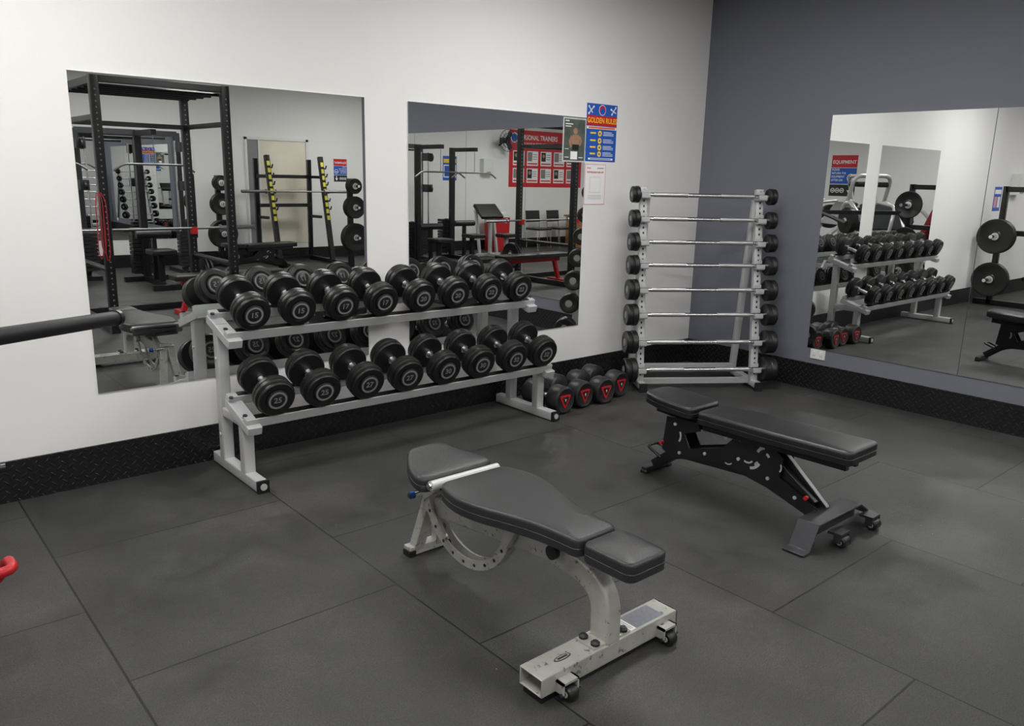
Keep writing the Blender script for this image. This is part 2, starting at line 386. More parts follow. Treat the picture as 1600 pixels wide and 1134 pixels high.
def red_dumbbell():
    r=.098; e=thing('dumbbell','heavy black dumbbell with red emblem end faces on floor beside rack','dumbbell',(0,0,0),(0,0,0),'red faced dumbbells on the floor')
    i0=.060
    B().m(MCHK).lathe([(0,-i0-.01),(.016,-i0-.01),(.018,0),(.016,i0+.01),(0,i0+.01)],(0,0,r),(0,1,0),16).obj('handle',e,local=True)
    for sg in(-1,1):
        B().m(MRUB2).lathe([(0,i0),(r*.8,i0),(r*.97,i0+.012),(r,i0+.02),(r,i0+.095),(r*.95,i0+.11),(r*.84,i0+.116),(r*.80,i0+.113),(0,i0+.113)],(0,0,r),(0,sg,0),36).obj('weight_head',e,local=True)
        tri=lambda s_:round_poly([(-.068*s_,.044*s_),(.068*s_,.044*s_),(.0,-.078*s_)],.028*s_,5)
        c=B().m(MRED).prism(tri(.86),(0,sg*(i0+.114),r),(1,0,0),(0,0,1),.004)
        c.m(MRUB2).prism(tri(.54),(0,sg*(i0+.1162),r+.002),(1,0,0),(0,0,1),.002)
        c.m(MPW).prism([(-.005,.010),(.005,.010),(.0,-.010)],(0,sg*(i0+.1172),r),(1,0,0),(0,0,1),.002)
        c.obj('end_emblem',e,label='red rounded triangular end emblem',local=True)
    return e
d=red_dumbbell(); d.location=(3.745,3.93,0.001); d.rotation_euler=(0,0,math.radians(2))
copy_thing(d,(3.960,3.955,0.001),(0,0,math.radians(4)))
copy_thing(d,(4.172,3.935,0.001),(0,0,math.radians(-1)))
copy_thing(d,(4.395,4.00,0.001),(0,0,math.radians(3)))
# ---------------------------------------------------------------- barbell rack
RZ=math.atan2(-.552,.834)
br=thing('barbell_rack','silver grey eight tier fixed barbell rack angled across room corner','barbell rack',(5.065,3.605,0),(0,0,RZ))
def upy(z): return .055+.20*(z-.05)/1.47
for sx in(-1,1):
    X=.465*sx
    one(MSIL2).sweep([(X,-.05,.045),(X,.44,.045)],rrect(.055,.05)).obj('foot',br,local=True)
    one(MRUB).bb((X-.03,-.07,.0),(X+.03,-.05,.07)).obj('rubber_end',br,local=True)
    one(MRUB).bb((X-.03,.30,.0),(X+.03,.40,.02)).obj('rubber_end',br,local=True)
    u=B().m(MSIL2).sweep([(X,upy(.06),.06),(X,upy(1.54),1.54)],rrect(.06,.05),(1,0,0))
    u.m(MRUB2)
    for k in range(36):
        z=.12+k*.04; u.box((X,upy(z)-.0262,z),(.012,.002,.016))
    u.obj('upright',br,local=True)
    one(MSIL2).sweep([(X*.94,.41,.06),(X*.94,.245,1.46)],rrect(.05,.05),(1,0,0)).obj('rear_post',br,local=True)
one(MSIL2).beam((-.46,.09,.055),(.46,.09,.055),.05,.04,(0,1,0)).obj('crossbar',br,bevel=.003,local=True)
one(MSIL2).beam((-.42,.40,.10),(.42,.40,.10),.05,.04,(0,1,0)).obj('crossbar',br,bevel=.003,local=True)
zs=[1.49,1.312,1.138,.965,.778,.588,.378,.165]
rs=[.063,.067,.071,.076,.082,.085,.090,.094]
for i,(z,r) in enumerate(zip(zs,rs)):
    for sx in(-1,1):
        X=.465*sx; y=upy(z)-.055
        b=B().m(MSIL2).box((X,y+.01,z-.026),(.066,.07,.012)).box((X,y-.026,z-.008),(.066,.012,.035)).box((X,y+.033,z+.0),(.066,.008,.07))
        b.obj('bar_hook',br,local=True,bevel=.002)
    bar=thing('barbell','fixed straight barbell with black rubber weights resting on rack','barbell',(0,0,0),(0,0,RZ),'fixed barbells on the rack')
    Rm=M.Rotation(RZ,3,'Z'); w=Rm@V((0,upy(z)-.055,z)); bar.location=(5.065+w.x,3.605+w.y,z-.003)
    t=.030+.0055*i; g=.0175
    B().m(MCHK).lathe([(0,-.40),(g,-.40),(g,-.13),(0,-.13)],(0,0,0),(1,0,0),16).lathe([(0,.13),(g,.13),(g,.40),(0,.40)],(0,0,0),(1,0,0),16).m(MCH).lathe([(0,-.515),(g-.001,-.515),(g-.001,-.399),(0,-.399)],(0,0,0),(1,0,0),16).lathe([(0,-.131),(g-.001,-.131),(g-.001,.131),(0,.131)],(0,0,0),(1,0,0),16).lathe([(0,.515),(g-.001,.515),(g-.001,.399),(0,.399)],(0,0,0),(1,0,0),16).obj('bar',bar,local=True)
    for sx in(-1,1):
        h=.512; T=t+.03
        B().m(MRUB).lathe([(0,h),(r*.9,h),(r,h+.008),(r,h+T*.45),(r*.94,h+T*.5),(r*.97,h+T*.55),(r*.97,h+T*.9),(r*.88,h+T),(r*.5,h+T),(r*.45,h+T-.003),(0,h+T-.003)],(0,0,0),(sx,0,0),32).m(MEMB).lathe([(0,h+T-.002),(r*.35,h+T-.002),(r*.35,h+T),(0,h+T)],(0,0,0),(sx,0,0),20).obj('weight_head',bar,local=True)
# ---------------------------------------------------------------- grey adjustable bench
CX=1.83
gb=thing('weight_bench','adjustable weight bench with charcoal pads and scuffed pale grey frame','weight bench',(CX,2.1,0))
fo=B().m(MBEI)
x0,x1,y0,y1,z0,z1=1.50,2.165,1.555,1.66,.028,.092
fo.bb((x0,y0,z0),(x1,y0+.005,z1)).bb((x0,y1-.005,z0),(x1,y1,z1)).bb((x0,y0,z1-.005),(x1,y1,z1)).bb((x0,y0,z0),(x1,y1,z0+.005))
fo.bb((x1-.01,y0,z0),(x1,y1,z1))
fo.obj('rear_foot',gb,bevel=.004)
one(MRUB).bb((x0+.01,y0+.01,0),(x0+.09,y1-.01,.028)).obj('rubber_pad',gb)
lb=one(MLABEL).bb((1.955,y0+.014,z1),(2.10,y1-.012,z1+.001)).m(MPW).bb((1.900,y0+.014,z1),(1.955,y1-.012,z1+.0011)).m(MPR).bb((1.904,y0+.020,z1+.001),(1.918,y1-.018,z1+.0016)).m(MPGR)
for k in range(3): lb.bb((1.926+k*.009,y0+.022,z1+.001),(1.929+k*.009,y1-.022,z1+.0014))
lb.obj('sticker',gb,label='grey white and red warning label')
ov=[(1.635+.036*math.cos(a*math.pi/12),y0+.05+.012*math.sin(a*math.pi/12)) for a in range(24)]
one(MGUN).prism(ov,(0,0,z1+.0006),(1,0,0),(0,1,0),.001).m(MBEI).prism([(1.635+(x-1.635)*.86,y0+.05+(y-y0-.05)*.72) for x,y in ov],(0,0,z1+.0010),(1,0,0),(0,1,0),.001).m(MGUN).bb((1.613,y0+.046,z1+.001),(1.657,y0+.054,z1+.0018)).obj('maker_badge',gb,label='small oval outlined maker badge')
for wx in (1.60,2.09):
    b=B().m(MBEI).bb((wx-.040,y0-.034,.062),(wx+.030,y0+.001,.070)).bb((wx-.040,y0-.034,.03),(wx-.033,y0+.001,.070)).bb((wx+.023,y0-.034,.03),(wx+.030,y0+.001,.070))
    b.m(MGUN).rod((wx-.045,y0-.028,.030),(wx+.040,y0-.028,.030),.006)
    b.obj('wheel_bracket',gb)
    B().m(MRUB).lathe([(0,-.020),(.021,-.020),(.026,-.013),(.026,.013),(.021,.020),(0,.020)],(wx-.005,y0-.030,.0265),(1,0,0),24).m(MHUB).lathe([(0,.0202),(.010,.0202),(.010,.022),(0,.022)],(wx-.005,y0-.030,.0265),(1,0,0),14).lathe([(0,.0202),(.010,.0202),(.010,.022),(0,.022)],(wx-.005,y0-.030,.0265),(-1,0,0),14).obj('wheel',gb)
path=fillet([(CX,1.60,.092),(CX,1.605,.275),(CX,1.80,.325),(CX,2.2,.285),(CX,2.56,.245)],.16,8)
B().m(MBEI).sweep(path,rrect(.066,.088,.012),(1,0,0)).obj('main_beam',gb)
B().m(MBEI).bb((CX-.09,1.565,.092),(CX+.09,1.65,.100)).obj('base_plate',gb)
for bx,by in ((-.068,1.58),(.068,1.58),(-.068,1.635),(.068,1.635)): B().m(MRUB2).lathe([(0,0),(.016,0),(.016,.008),(.009,.015),(0,.016)],(CX+bx,by,.1),(0,0,1),14).obj('bolt_cap',gb,label='black domed bolt cap')
B().m(MBEI).sweep([(CX-.02,2.57,.33),(CX-.055,2.65,.03)],rect(.05,.045),(1,0,0)).sweep([(CX+.02,2.57,.33),(CX+.06,2.65,.03)],rect(.05,.045),(1,0,0)).box((CX,2.575,.27),(.11,.05,.10)).obj('front_leg',gb,bevel=.004)
B().m(MBEI).bb((CX-.10,2.63,.006),(CX+.11,2.68,.045)).m(MRUB).bb((CX-.105,2.628,0),(CX-.07,2.682,.03)).bb((CX+.08,2.628,0),(CX+.115,2.682,.03)).obj('front_foot',gb,bevel=.003)
cy,cz,R=2.315,.37,.270
arc=[(CX-.052,cy+R*math.cos(math.radians(a)),cz+R*math.sin(math.radians(a))) for a in range(-158,-8,6)]
h=B().m(MBEI).sweep(arc,rect(.008,.038),(1,0,0)).sweep([(p[0]+.045,p[1],p[2]) for p in arc],rect(.008,.038),(1,0,0))
h.m(MRUB2)
for a in range(-150,-15,15): h.lathe([(0,0),(.007,0),(.007,.0015),(0,.0015)],(CX-.0562,cy+R*math.cos(math.radians(a)),cz+R*math.sin(math.radians(a))),(-1,0,0),12)
h.obj('adjustment_arc',gb)
B().m(MBEI).beam((CX-.05,cy+R*math.cos(math.radians(-158)),cz+R*math.sin(math.radians(-158))),(CX-.05,2.0,.375),.03,.04).beam((CX-.03,1.5,.372),(CX-.03,2.36,.372),.03,.03).beam((CX+.05,1.5,.372),(CX+.05,2.36,.372),.03,.03).beam((CX-.05,2.59,.29),(CX-.05,2.46,.39),.03,.04).obj('pad_support',gb,bevel=.003)
B().m(MBEI).rod((CX-.055,1.80,.34),(CX+.06,1.80,.34),.02).m(MRUB2).lathe([(0,0),(.026,0),(.026,.02),(0,.024)],(CX-.055,1.80,.345),(-1,0,0),18).obj('pivot',gb)
B().m(MCH).rod((CX-.10,2.60,.30),(CX-.03,2.60,.30),.009).m(MBLUE).rod((CX-.120,2.60,.30),(CX-.10,2.60,.30),.015).m(MGUN).rod((CX-.125,2.60,.30),(CX-.120,2.60,.30),.011).obj('pull_pin',gb,label='blue handled pull pin')
B().m(MSIL).rod((CX-.170,2.380,.425),(CX+.165,2.380,.425),.020,20).m(MCH).rod((CX-.180,2.380,.425),(CX-.170,2.380,.425),.013).obj('hinge_tube',gb)
hp=subdiv(round_poly([(CX-.095,1.425),(CX+.09,1.425),(CX+.093,1.64),(CX-.098,1.64)],.04,8),.02)
B().m(MVIN).pad(hp,lambda x,y:.385,.068,.014).obj('head_pad',gb)
side=[(.098,1.65),(.100,1.70),(.104,1.76),(.112,1.83),(.128,1.90),(.152,1.98),(.178,2.06),(.194,2.14),(.194,2.21),(.178,2.28),(.155,2.338)]
sd=crom(side,4)
def bez(p,a,b,r,seg=6):
    p=V(p);a=V(a)-p;b=V(b)-p; A=p+a.normalized()*r; B_=p+b.normalized()*r
    return [tuple(A*(1-t/seg)**2+p*2*(t/seg)*(1-t/seg)+B_*(t/seg)**2) for t in range(seg+1)]
Rs=[(CX+a,b_) for a,b_ in sd]; Ls=[(CX-a,b_) for a,b_ in sd[::-1]]
def trim(pts,c,r): return [q for q in pts if (V(q)-V(c)).length>r]
rr=.038
ol=bez(Rs[0],Ls[-1],Rs[2],rr)+trim(trim(Rs,Rs[0],rr),Rs[-1],rr)+bez(Rs[-1],Rs[-3],Ls[0],rr)+bez(Ls[0],Rs[-1],Ls[2],rr)+trim(trim(Ls,Ls[0],rr),Ls[-1],rr)+bez(Ls[-1],Ls[-3],Rs[0],rr)
B().m(MVIN).pad(subdiv(ol,.03),lambda x,y:.385,.068,.015,crown=.008).obj('back_pad',gb)
sp=[(CX-.185,2.415),(CX+.175,2.415),(CX+.170,2.47),(CX+.10,2.56),(CX+.07,2.645),(CX-.10,2.645),(CX-.15,2.58),(CX-.195,2.48)]
sp=subdiv(round_poly(sp,.06,8),.02)
B().m(MVIN).pad(sp,lambda x,y:.375+.22*max(0,(y-2.40)),.066,.018,crown=.004).obj('seat_pad',gb)
B().m(MRUB2).beam((CX-.0,2.43,.375),(CX-.0,2.62,.415),.16,.02).obj('seat_base',gb)
# ---------------------------------------------------------------- black bench
BX=3.385
bb=thing('weight_bench','black adjustable weight bench with black vinyl pads and transport wheels','weight bench',(BX,2.1,0))
bp=[(BX-.135,1.50),(BX+.135,1.50),(BX+.14,1.9),(BX+.125,2.325),(BX-.125,2.325),(BX-.140,1.9)]
B().m(MVIN2).pad(subdiv(round_poly(bp,.035,8),.03),lambda x,y:.388+.015*(2.3-y),.068,.016).obj('back_pad',bb)
spd=[(BX-.135,2.35),(BX+.135,2.35),(BX+.135,2.56),(BX+.10,2.69),(BX-.10,2.69),(BX-.135,2.56)]
B().m(MVIN2).pad(subdiv(round_poly(spd,.045,8),.03),lambda x,y:.40+.06*(y-2.35),.062,.016).obj('seat_pad',bb)
B().m(MBLK).beam((BX-.045,1.55,.375),(BX-.045,2.32,.365),.03,.045).beam((BX+.045,1.55,.375),(BX+.045,2.32,.365),.03,.045).beam((BX,2.34,.37),(BX,2.65,.385),.06,.045).obj('pad_rails',bb,bevel=.003)
for sx in(-1,1):
    b=B().m(MBLK).prism([(2.50,.14),(2.58,.17),(2.56,.36),(2.36,.37),(2.34,.33),(2.44,.29),(2.40,.22),(2.20,.28),(2.12,.37),(1.93,.37),(1.86,.32),(1.87,.22),(1.60,.10),(1.63,.055),(1.93,.15),(2.2,.20)],(BX+sx*.048,0,0),(0,1,0),(0,0,1),.007)
    b.m(MHUB); X=BX+sx*.0522
    for (yc_,zc_,r_,a0,a1,w_) in ((2.04,.285,.062,205,262,.014),(2.05,.28,.034,215,300,.008),(1.955,.30,.045,20,80,.014),(1.96,.29,.03,110,150,.012),(2.51,.27,.050,150,215,.010),(2.12,.31,.04,60,120,.008),(1.90,.27,.035,150,215,.007),(2.16,.235,.03,220,300,.006),(1.985,.245,.02,0,70,.009)):
        pts=[(X,yc_+r_*math.cos(math.radians(a0+(a1-a0)*k/8)),zc_+r_*math.sin(math.radians(a0+(a1-a0)*k/8))) for k in range(9)]
        b.sweep(pts,rect(.0012,w_),(1,0,0))
    b.obj('side_plate',bb)
for y,z in ((2.46,.18),(2.50,.33),(2.30,.22),(2.10,.25),(1.98,.35),(1.93,.20),(1.78,.15),(2.18,.34)):
    B().m(MHUB).lathe([(0,0),(.009,0),(.009,.006),(0,.008)],(BX-.0515,y,z),(-1,0,0),10).obj('bolt',bb,label='small chrome bolt')
B().m(MBLK).sweep(fillet([(BX+.02,2.66,.045),(BX,2.50,.17),(BX,1.95,.20),(BX,1.66,.075)],.08),rrect(.07,.06),(1,0,0)).obj('main_beam',bb)
B().m(MBLK).beam((BX-.018,2.05,.375),(BX-.018,1.70,.13),.03,.05).beam((BX+.018,1.95,.36),(BX+.018,1.66,.11),.03,.045).obj('support_strut',bb,bevel=.003)
B().m(MGUN).prism([(-.31,.004),(-.25,.004),(-.19,.115),(.19,.115),(.33,.03),(.37,.03),(.37,.037),(.335,.037),(.195,.124),(-.195,.124),(-.257,.012),(-.31,.012)],(BX,1.625,0),(1,0,0),(0,0,1),.105).bb((BX-.17,1.59,.065),(BX+.17,1.665,.116)).obj('front_foot',bb,bevel=.003)
for wx in(-.06,.24):
    B().m(MGUN).bb((BX+wx-.040,1.515,.058),(BX+wx+.040,1.58,.070)).bb((BX+wx-.040,1.515,.025),(BX+wx-.035,1.55,.07)).bb((BX+wx+.035,1.515,.025),(BX+wx+.040,1.55,.07)).obj('wheel_bracket',bb)
    B().m(MRUB).lathe([(0,-.030),(.021,-.030),(.027,-.023),(.027,.023),(.021,.030),(0,.030)],(BX+wx,1.525,.0275),(1,0,0),24).m(MHUB).lathe([(0,.0302),(.012,.0302),(.012,.032),(0,.032)],(BX+wx,1.525,.0275),(-1,0,0),16).obj('wheel',bb)
B().m(MBLK).bb((BX-.07,2.66,.006),(BX+.15,2.70,.036)).m(MRUB).bb((BX-.075,2.658,0),(BX-.04,2.702,.02)).bb((BX+.12,2.658,0),(BX+.155,2.702,.02)).obj('rear_foot',bb,bevel=.004)
B().m(MBLK).sweep(fillet([(BX-.055,2.58,.12),(BX-.055,2.68,.16),(BX+.04,2.68,.16),(BX+.04,2.58,.12)],.03),circ(.008),(0,.4,-1)).obj('carry_handle',bb)
B().m(MRED).rod((BX-.080,2.57,.21),(BX-.055,2.57,.21),.009).obj('pull_pin',bb,label='red pull pin')
B().m(MRED).rod((BX-.070,1.72,.17),(BX-.052,1.72,.17),.010).obj('pull_pin',bb,label='red pull pin')
copy_thing(bb,(5.3,-3.75,0),(0,0,math.radians(90)),label='black adjustable weight bench beside squat rack')
# ---------------------------------------------------------------- flat prints
AX={'N':((1,0,0),(0,-1,0)),'S':((-1,0,0),(0,1,0)),'W':((0,1,0),(1,0,0)),'E':((0,-1,0),(-1,0,0))}
class P(B):
    def __init__(s,o,face):
        super().__init__(); u,n=AX[face]; u=V(u);n=V(n); s.F=M(((u.x,0,n.x,o[0]),(u.y,0,n.y,o[1]),(u.z,1,n.z,o[2]),(0,0,0,1)))
    def r(s,u0,v0,u1,v1,mt,l=1):
        s.m(mt); z=.001+.0006*l
        vs=[s.bm.verts.new(s.F@V(p)) for p in ((u0,v0,z),(u1,v0,z),(u1,v1,z),(u0,v1,z))]; s.face(vs); return s
    def base(s,w,h,mt):
        s.m(mt); vs=[s.bm.verts.new(s.F@V((x,y,z))) for x in(0,w) for y in(0,h) for z in(0,.001)]
        for q in((0,1,3,2),(4,6,7,5),(0,4,5,1),(2,3,7,6),(0,2,6,4),(1,5,7,3)): s.face([vs[i] for i in q])
        return s
    def t(s,txt,u,v,size,mt,l=3,sq=1,align='CENTER'):
        s.m(mt); s.text(txt,size,s.F@M.Translation((u,v,.001+.0006*l)),align,.0001,sq); return s
    def disc(s,u,v,r,mt,l=2):
        s.m(mt); z=.001+.0006*l; n=24
        s.face([s.bm.verts.new(s.F@V((u+r*math.cos(2*math.pi*k/n),v+r*math.sin(2*math.pi*k/n),z))) for k in range(n)]); return s
p=P((4.412,YN-.0005,1.722),'N').base(.332,.418,MPB)
p.m(MPW)
for (u0,v0,u1,v1) in ((.02,.345,.07,.395),(.02,.395,.06,.350),(.27,.35,.31,.40),(.26,.385,.315,.36)):
    d_=V((u1-u0,v1-v0)).normalized(); n_=V((-d_.y,d_.x))*.004; z=.0025
    p.face([p.bm.verts.new(p.F@V((q[0],q[1],z))) for q in ((u0+n_.x,v0+n_.y),(u0-n_.x,v0-n_.y),(u1-n_.x,v1-n_.y),(u1+n_.x,v1+n_.y))])
for (u,v) in ((.02,.345),(.07,.395),(.02,.395),(.27,.35),(.31,.40),(.26,.385)): p.disc(u,v,.008,MPW,3)
p.disc(.165,.374,.038,MPW,2).disc(.165,.374,.034,MPR,3).disc(.165,.366,.024,MPB,4)
p.r(.004,.262,.328,.332,MPR,5).t('GOLDEN RULES',.166,.297,.054,MPY,7,.84)
p.r(.004,.236,.328,.256,MPW,3).r(.02,.240,.312,.252,MPO,4)
for k,v in enumerate((.205,.152,.103,.055)):
    p.disc(.148,v,.021,MPY,3).disc(.148,v,.008,MPB,4)
    p.r(.045,v-.004,.105,v+.008,MPY,3)
    for j in(-1,0,1): p.r(.185,v+j*.011-.002,.30-.02*(j==1),v+j*.011+.002,MPW,3)
p.r(.03,.012,.30,.026,MPW,3).r(.05,.016,.28,.022,MPB,4)
tag(p.obj('poster'),'blue gym rules poster with yellow heading on white wall','poster')
p=P((4.168,YN-.0075,1.712),'N').base(.236,.312,MPLG)
p.r(.010,.010,.226,.302,MPGN,1).r(.020,.264,.10,.271,MPW,2).r(.020,.248,.08,.254,MPW,2).r(.02,.285,.06,.293,MPW,2)
p.disc(.125,.220,.022,MSKIN,3)
p.m(MSKIN); z=.0028
for poly in ([(.10,.195),(.155,.195),(.172,.165),(.160,.10),(.095,.10),(.082,.165)],[(.082,.19),(.060,.15),(.075,.10),(.090,.105),(.082,.145),(.100,.18)],[(.172,.19),(.196,.155),(.180,.115),(.166,.12),(.176,.15),(.155,.18)]):
    p.face([p.bm.verts.new(p.F@V((q[0],q[1],z))) for q in poly][::-1])
p.r(.095,.085,.162,.125,MPK,4)
p.r(.08,.018,.150,.075,MPW,4).r(.02,.09,.06,.094,MPW,3).r(.165,.03,.21,.035,MPW,3).r(.02,.03,.065,.035,MPW,3)
tag(p.obj('poster'),'pale framed fitness photo poster stuck over mirror edge','poster')
p=P((4.418,YN-.0005,1.402),'N').base(.225,.300,MPW)
p.r(0,.296,.225,.300,MPPK,2).r(0,0,.225,.004,MPPK,2).r(0,0,.004,.3,MPPK,2).r(.221,0,.225,.3,MPPK,2)
p.r(.02,.266,.06,.276,MPPK,2).r(.13,.268,.20,.274,MPGR,2).t('DOWNLOAD OUR APP',.112,.240,.018,MPR,3,.95)
p.r(.055,.09,.170,.205,MPPK,2).r(.057,.092,.168,.203,MPW,3)
for v in (.066,.054,.042): p.r(.04,v,.185,v+.002,MPGR,2)
tag(p.obj('poster'),'white notice sheet with pink border below rules poster','poster')
def equip(o,face,w,h,label):
    p=P(o,face).base(w,h,MPW)
    p.r(0,h*.70,w,h,MPR,1).t('EQUIPMENT',w/2,h*.83,w*.175,MPW,3,.95)
    p.r(0,h*.30,w,h*.69,MPB,1)
    for i,tx in enumerate(('PLEASE','RETURN THE','EQUIPMENT','AFTER USE')): p.t(tx,w*.04,h*(.645-.085*i),w*.105,MPW,3,.9,'LEFT')
    p.disc(w*.80,h*.45,w*.15,MPW,2).disc(w*.80,h*.45,w*.12,MPB,3).r(w*.72,h*.42,w*.88,h*.45,MPW,4)
    p.r(0,0,w,h*.285,MPK,1)
    for uu in (.14,.32,.50): p.disc(w*uu,h*.14,w*.085,MPW,2).disc(w*uu,h*.14,w*.06,MPK,3).r(w*(uu-.05),h*.13,w*(uu+.05),h*.15,MPW,4)
    p.r(w*.77,h*.13,w*.83,h*.25,MPW,2).m(MPW)
    p.face([p.bm.verts.new(p.F@V(q)) for q in ((w*.69,h*.15,.003),(w*.80,h*.04,.003),(w*.91,h*.15,.003))])
    return tag(p.obj('sign'),label,'sign')
equip((XW+.0005,-.40,1.34),'W',.58,.86,'red blue and black equipment return sign on white wall')
equip((7.80,YS+.0005,1.42),'S',.28,.42,'red and blue equipment return sign beside plate tree')
p=P((1.62,YS+.0005,1.48),'S').base(.36,.5,MPB).r(.02,.36,.34,.44,MPY,1).r(.02,.06,.34,.32,MPW,1).r(.04,.08,.32,.30,MPB,2)
tag(p.obj('poster'),'small blue poster on far white wall','poster')
p=P((-1.34,YN-.0005,1.27),'N').base(.28,.34,MPB).r(.02,.24,.26,.30,MPW,1).r(.03,.05,.12,.20,MPW,1).r(.15,.05,.25,.20,MPPK,1)
tag(p.obj('poster'),'blue information poster on white wall near plate machine','poster')
wb2=B().m(MWH).bb((-1.95,YN-.11,1.50),(-1.65,YN,1.80)).m(MPGR).bb((-1.87,YN-.113,1.52),(-1.73,YN-.11,1.55)).obj('towel_dispenser')
tag(wb2,'white wall mounted dispenser above plate machine','dispenser')
W_,H_=2.3,1.25
p=P((-.19,YS+.0005,1.36),'S').base(W_,H_,MPR)
p.t('PERSONAL TRAINERS',.30,H_-.16,.150,MPW,3,.82,'LEFT').disc(.15,H_-.17,.11,MPW,2).disc(.15,H_-.17,.09,MPB,3).t('ABILITY TO SUIT ALL FITNESS LEVELS',.30,H_-.29,.055,MPW,3,.95,'LEFT')
p.r(1.80,H_-.40,2.28,H_-.03,MPW,2).r(1.84,H_-.36,2.24,H_-.22,MPGR,3)
for i in range(5):
    for j in range(2):
        u=.12+i*.42; v=.10+j*.38
        p.r(u,v,u+.34,v+.32,MPW,2).r(u+.02,v+.10,u+.16,v+.30,MPK if (i+j)%2 else MPGR,3).disc(u+.09,v+.22,.04,MSKIN,4)
        for k in range(3): p.r(u+.18,v+.14+k*.05,u+.31,v+.155+k*.05,MPGR,3)
        p.r(u+.02,v+.03,u+.32,v+.06,MPR,3)
tag(p.obj('notice_board'),'large red trainers notice board with white cards on white wall','notice board')
o=thing('power_outlet','white double power outlet on slate grey wall below mirror','power outlet',(XE,3.06,.285))
B().m(MWH).bb((XE-.010,3.00,.25),(XE,3.12,.325)).m(MPGR).bb((XE-.0115,3.022,.268),(XE-.0098,3.025,.282)).bb((XE-.0115,3.035,.268),(XE-.0098,3.038,.282)).bb((XE-.0115,3.082,.268),(XE-.0098,3.085,.282)).bb((XE-.0115,3.095,.268),(XE-.0098,3.098,.282)).obj('face_plate',o)
for y in(3.0325,3.0875): B().m(MPW).bb((XE-.014,y-.008,.30),(XE-.0098,y+.008,.315)).obj('switch',o)
# ---------------------------------------------------------------- machine beside the white wall (partly in view)
mc=thing('plate_loaded_machine','black plate loaded machine with red frame and padded lever arm','exercise machine',(-.3,3.4,0))
B().m(MRUB2).sweep([(-.10,2.22,1.168),(.775,3.10,1.064)],circ(.026,24),(0,0,1)).m(MBLK).lathe([(0,0),(.030,0),(.030,.02),(.026,.024),(0,.024)],(.765,3.09,1.065),(.70,.70,-.083),24).obj('lever_arm',mc)
B().m(MRED).sweep(fillet([(-.35,2.80,.34),(.33,2.80,.33),(.33,2.93,.32),(.30,2.98,.22),(-.35,3.02,.05)],.05),circ(.017,14),(0,0,1)).obj('frame_tube',mc,label='red bent frame tube')
B().m(MBLK).rod((-.30,3.34,.50),(.405,3.34,.50),.022).obj('foot_peg',mc)
for y in(3.35,4.02):
    B().m(MBLK).sweep([(-.62,y,0.02),(-.62,y,1.62)],rrect(.07,.07),(1,0,0)).obj('upright',mc)
B().m(MBLK).beam((-.62,3.0,.04),(-.62,4.22,.04),.07,.07).beam((-.62,3.35,1.58),(-.62,4.02,1.58),.07,.07).beam((-.62,3.35,1.0),(-.62,4.02,1.0),.07,.07).beam((-1.6,3.35,.04),(-.62,3.35,.04),.07,.07,(0,1,0)).beam((-.62,3.35,1.2),(-.10,2.22,1.17),.06,.06,(0,0,1)).beam((-.62,3.0,.33),(-.35,2.82,.33),.05,.05,(0,0,1)).beam((-.62,3.0,.04),(-.62,3.0,.36),.05,.05).beam((-.62,3.34,.5),(-.30,3.34,.5),.05,.05,(0,1,0)).obj('base_frame',mc,bevel=.003)
def plate(loc,ax,label,group,R=.225,mt=None):
    t=thing('weight_plate',label,'weight plate',loc,group=group)
    l=V(loc); a=V(ax)
    B().m(mt or MRUB).lathe([(.026,0),(.06,0),(.065,.004),(R*.80,.004),(R*.84,.012),(R*.97,.012),(R,.018),(R,.032),(R*.97,.038),(R*.84,.038),(R*.78,.030),(.075,.030),(.065,.038),(.026,.038),(.026,0)],l-a*.019,a,40).obj('disc',t)
    B().m(MHUB).lathe([(.026,.0),(.05,0),(.05,.0405),(.026,.0405),(.026,0)],l-a*.0195,a,24).obj('hub_ring',t,label='steel hub ring')
    return t
for (y,z,n) in ((4.02,.95,3),(4.02,.36,2),(3.35,1.32,1),(3.35,.80,1),(3.35,.36,2)):
    B().m(MCH).rod((-.60,y,z),(-.30,y,z),.024).obj('plate_peg',mc)
    for k in range(n):
        plate((-.555+.042*k,y,z),(1,0,0),'black rubber weight plate on storage peg of machine','plates on the machine',R=.235 if y>3.9 else .20)
# ---------------------------------------------------------------- power rack (seen in mirrors)
pr=thing('power_rack','tall black perforated steel power rack with pull up bars','power rack',(2.69,-.37,0))
PX=(2.08,3.30);PY=(.23,-.97);HZ=2.42
for x in PX:
    for y in PY:
        b=B().m(MBLK).sweep([(x,y,.0),(x,y,HZ)],rrect(.08,.08),(1,0,0)).m(MHOLE)
        for k in range(42):
            z=.12+k*.053; b.lathe([(0,0),(.008,0),(.008,.0015),(0,.0015)],(x,y+.040,z),(0,1,0),8)
        b.obj('upright',pr)
b=B().m(MBLK)
for y in PY: b.beam((PX[0],y,HZ-.03),(PX[1],y,HZ-.03),.05,.06,(0,1,0))
for x in PX:
    b.beam((x,PY[0],HZ-.04),(x,PY[1],HZ-.04),.07,.07); b.beam((x,PY[0],.04),(x,PY[1],.04),.07,.07); b.beam((x,PY[0],2.05),(x,PY[1],2.05),.05,.05)
b.beam((PX[0],PY[1],.04),(PX[1],PY[1],.04),.07,.07,(0,1,0))
b.beam((PX[0],PY[1],2.05),(PX[1],PY[1],2.05),.05,.05,(0,1,0))
b.obj('frame_beams',pr,bevel=.003)
for k in range(5):
    y=PY[0]-.15-.22*k; B().m(MBLK).rod((PX[0],y,HZ-.075),(PX[1],y,HZ-.075),.018).obj('pull_up_bar',pr)
for x in PX: B().m(MRED).box((x,PY[1]+.065,.885),(.07,.05,.05)).m(MRED).box((x,PY[1]+.095,.90),(.06,.012,.08)).obj('bar_catch',pr,label='red bar catch')
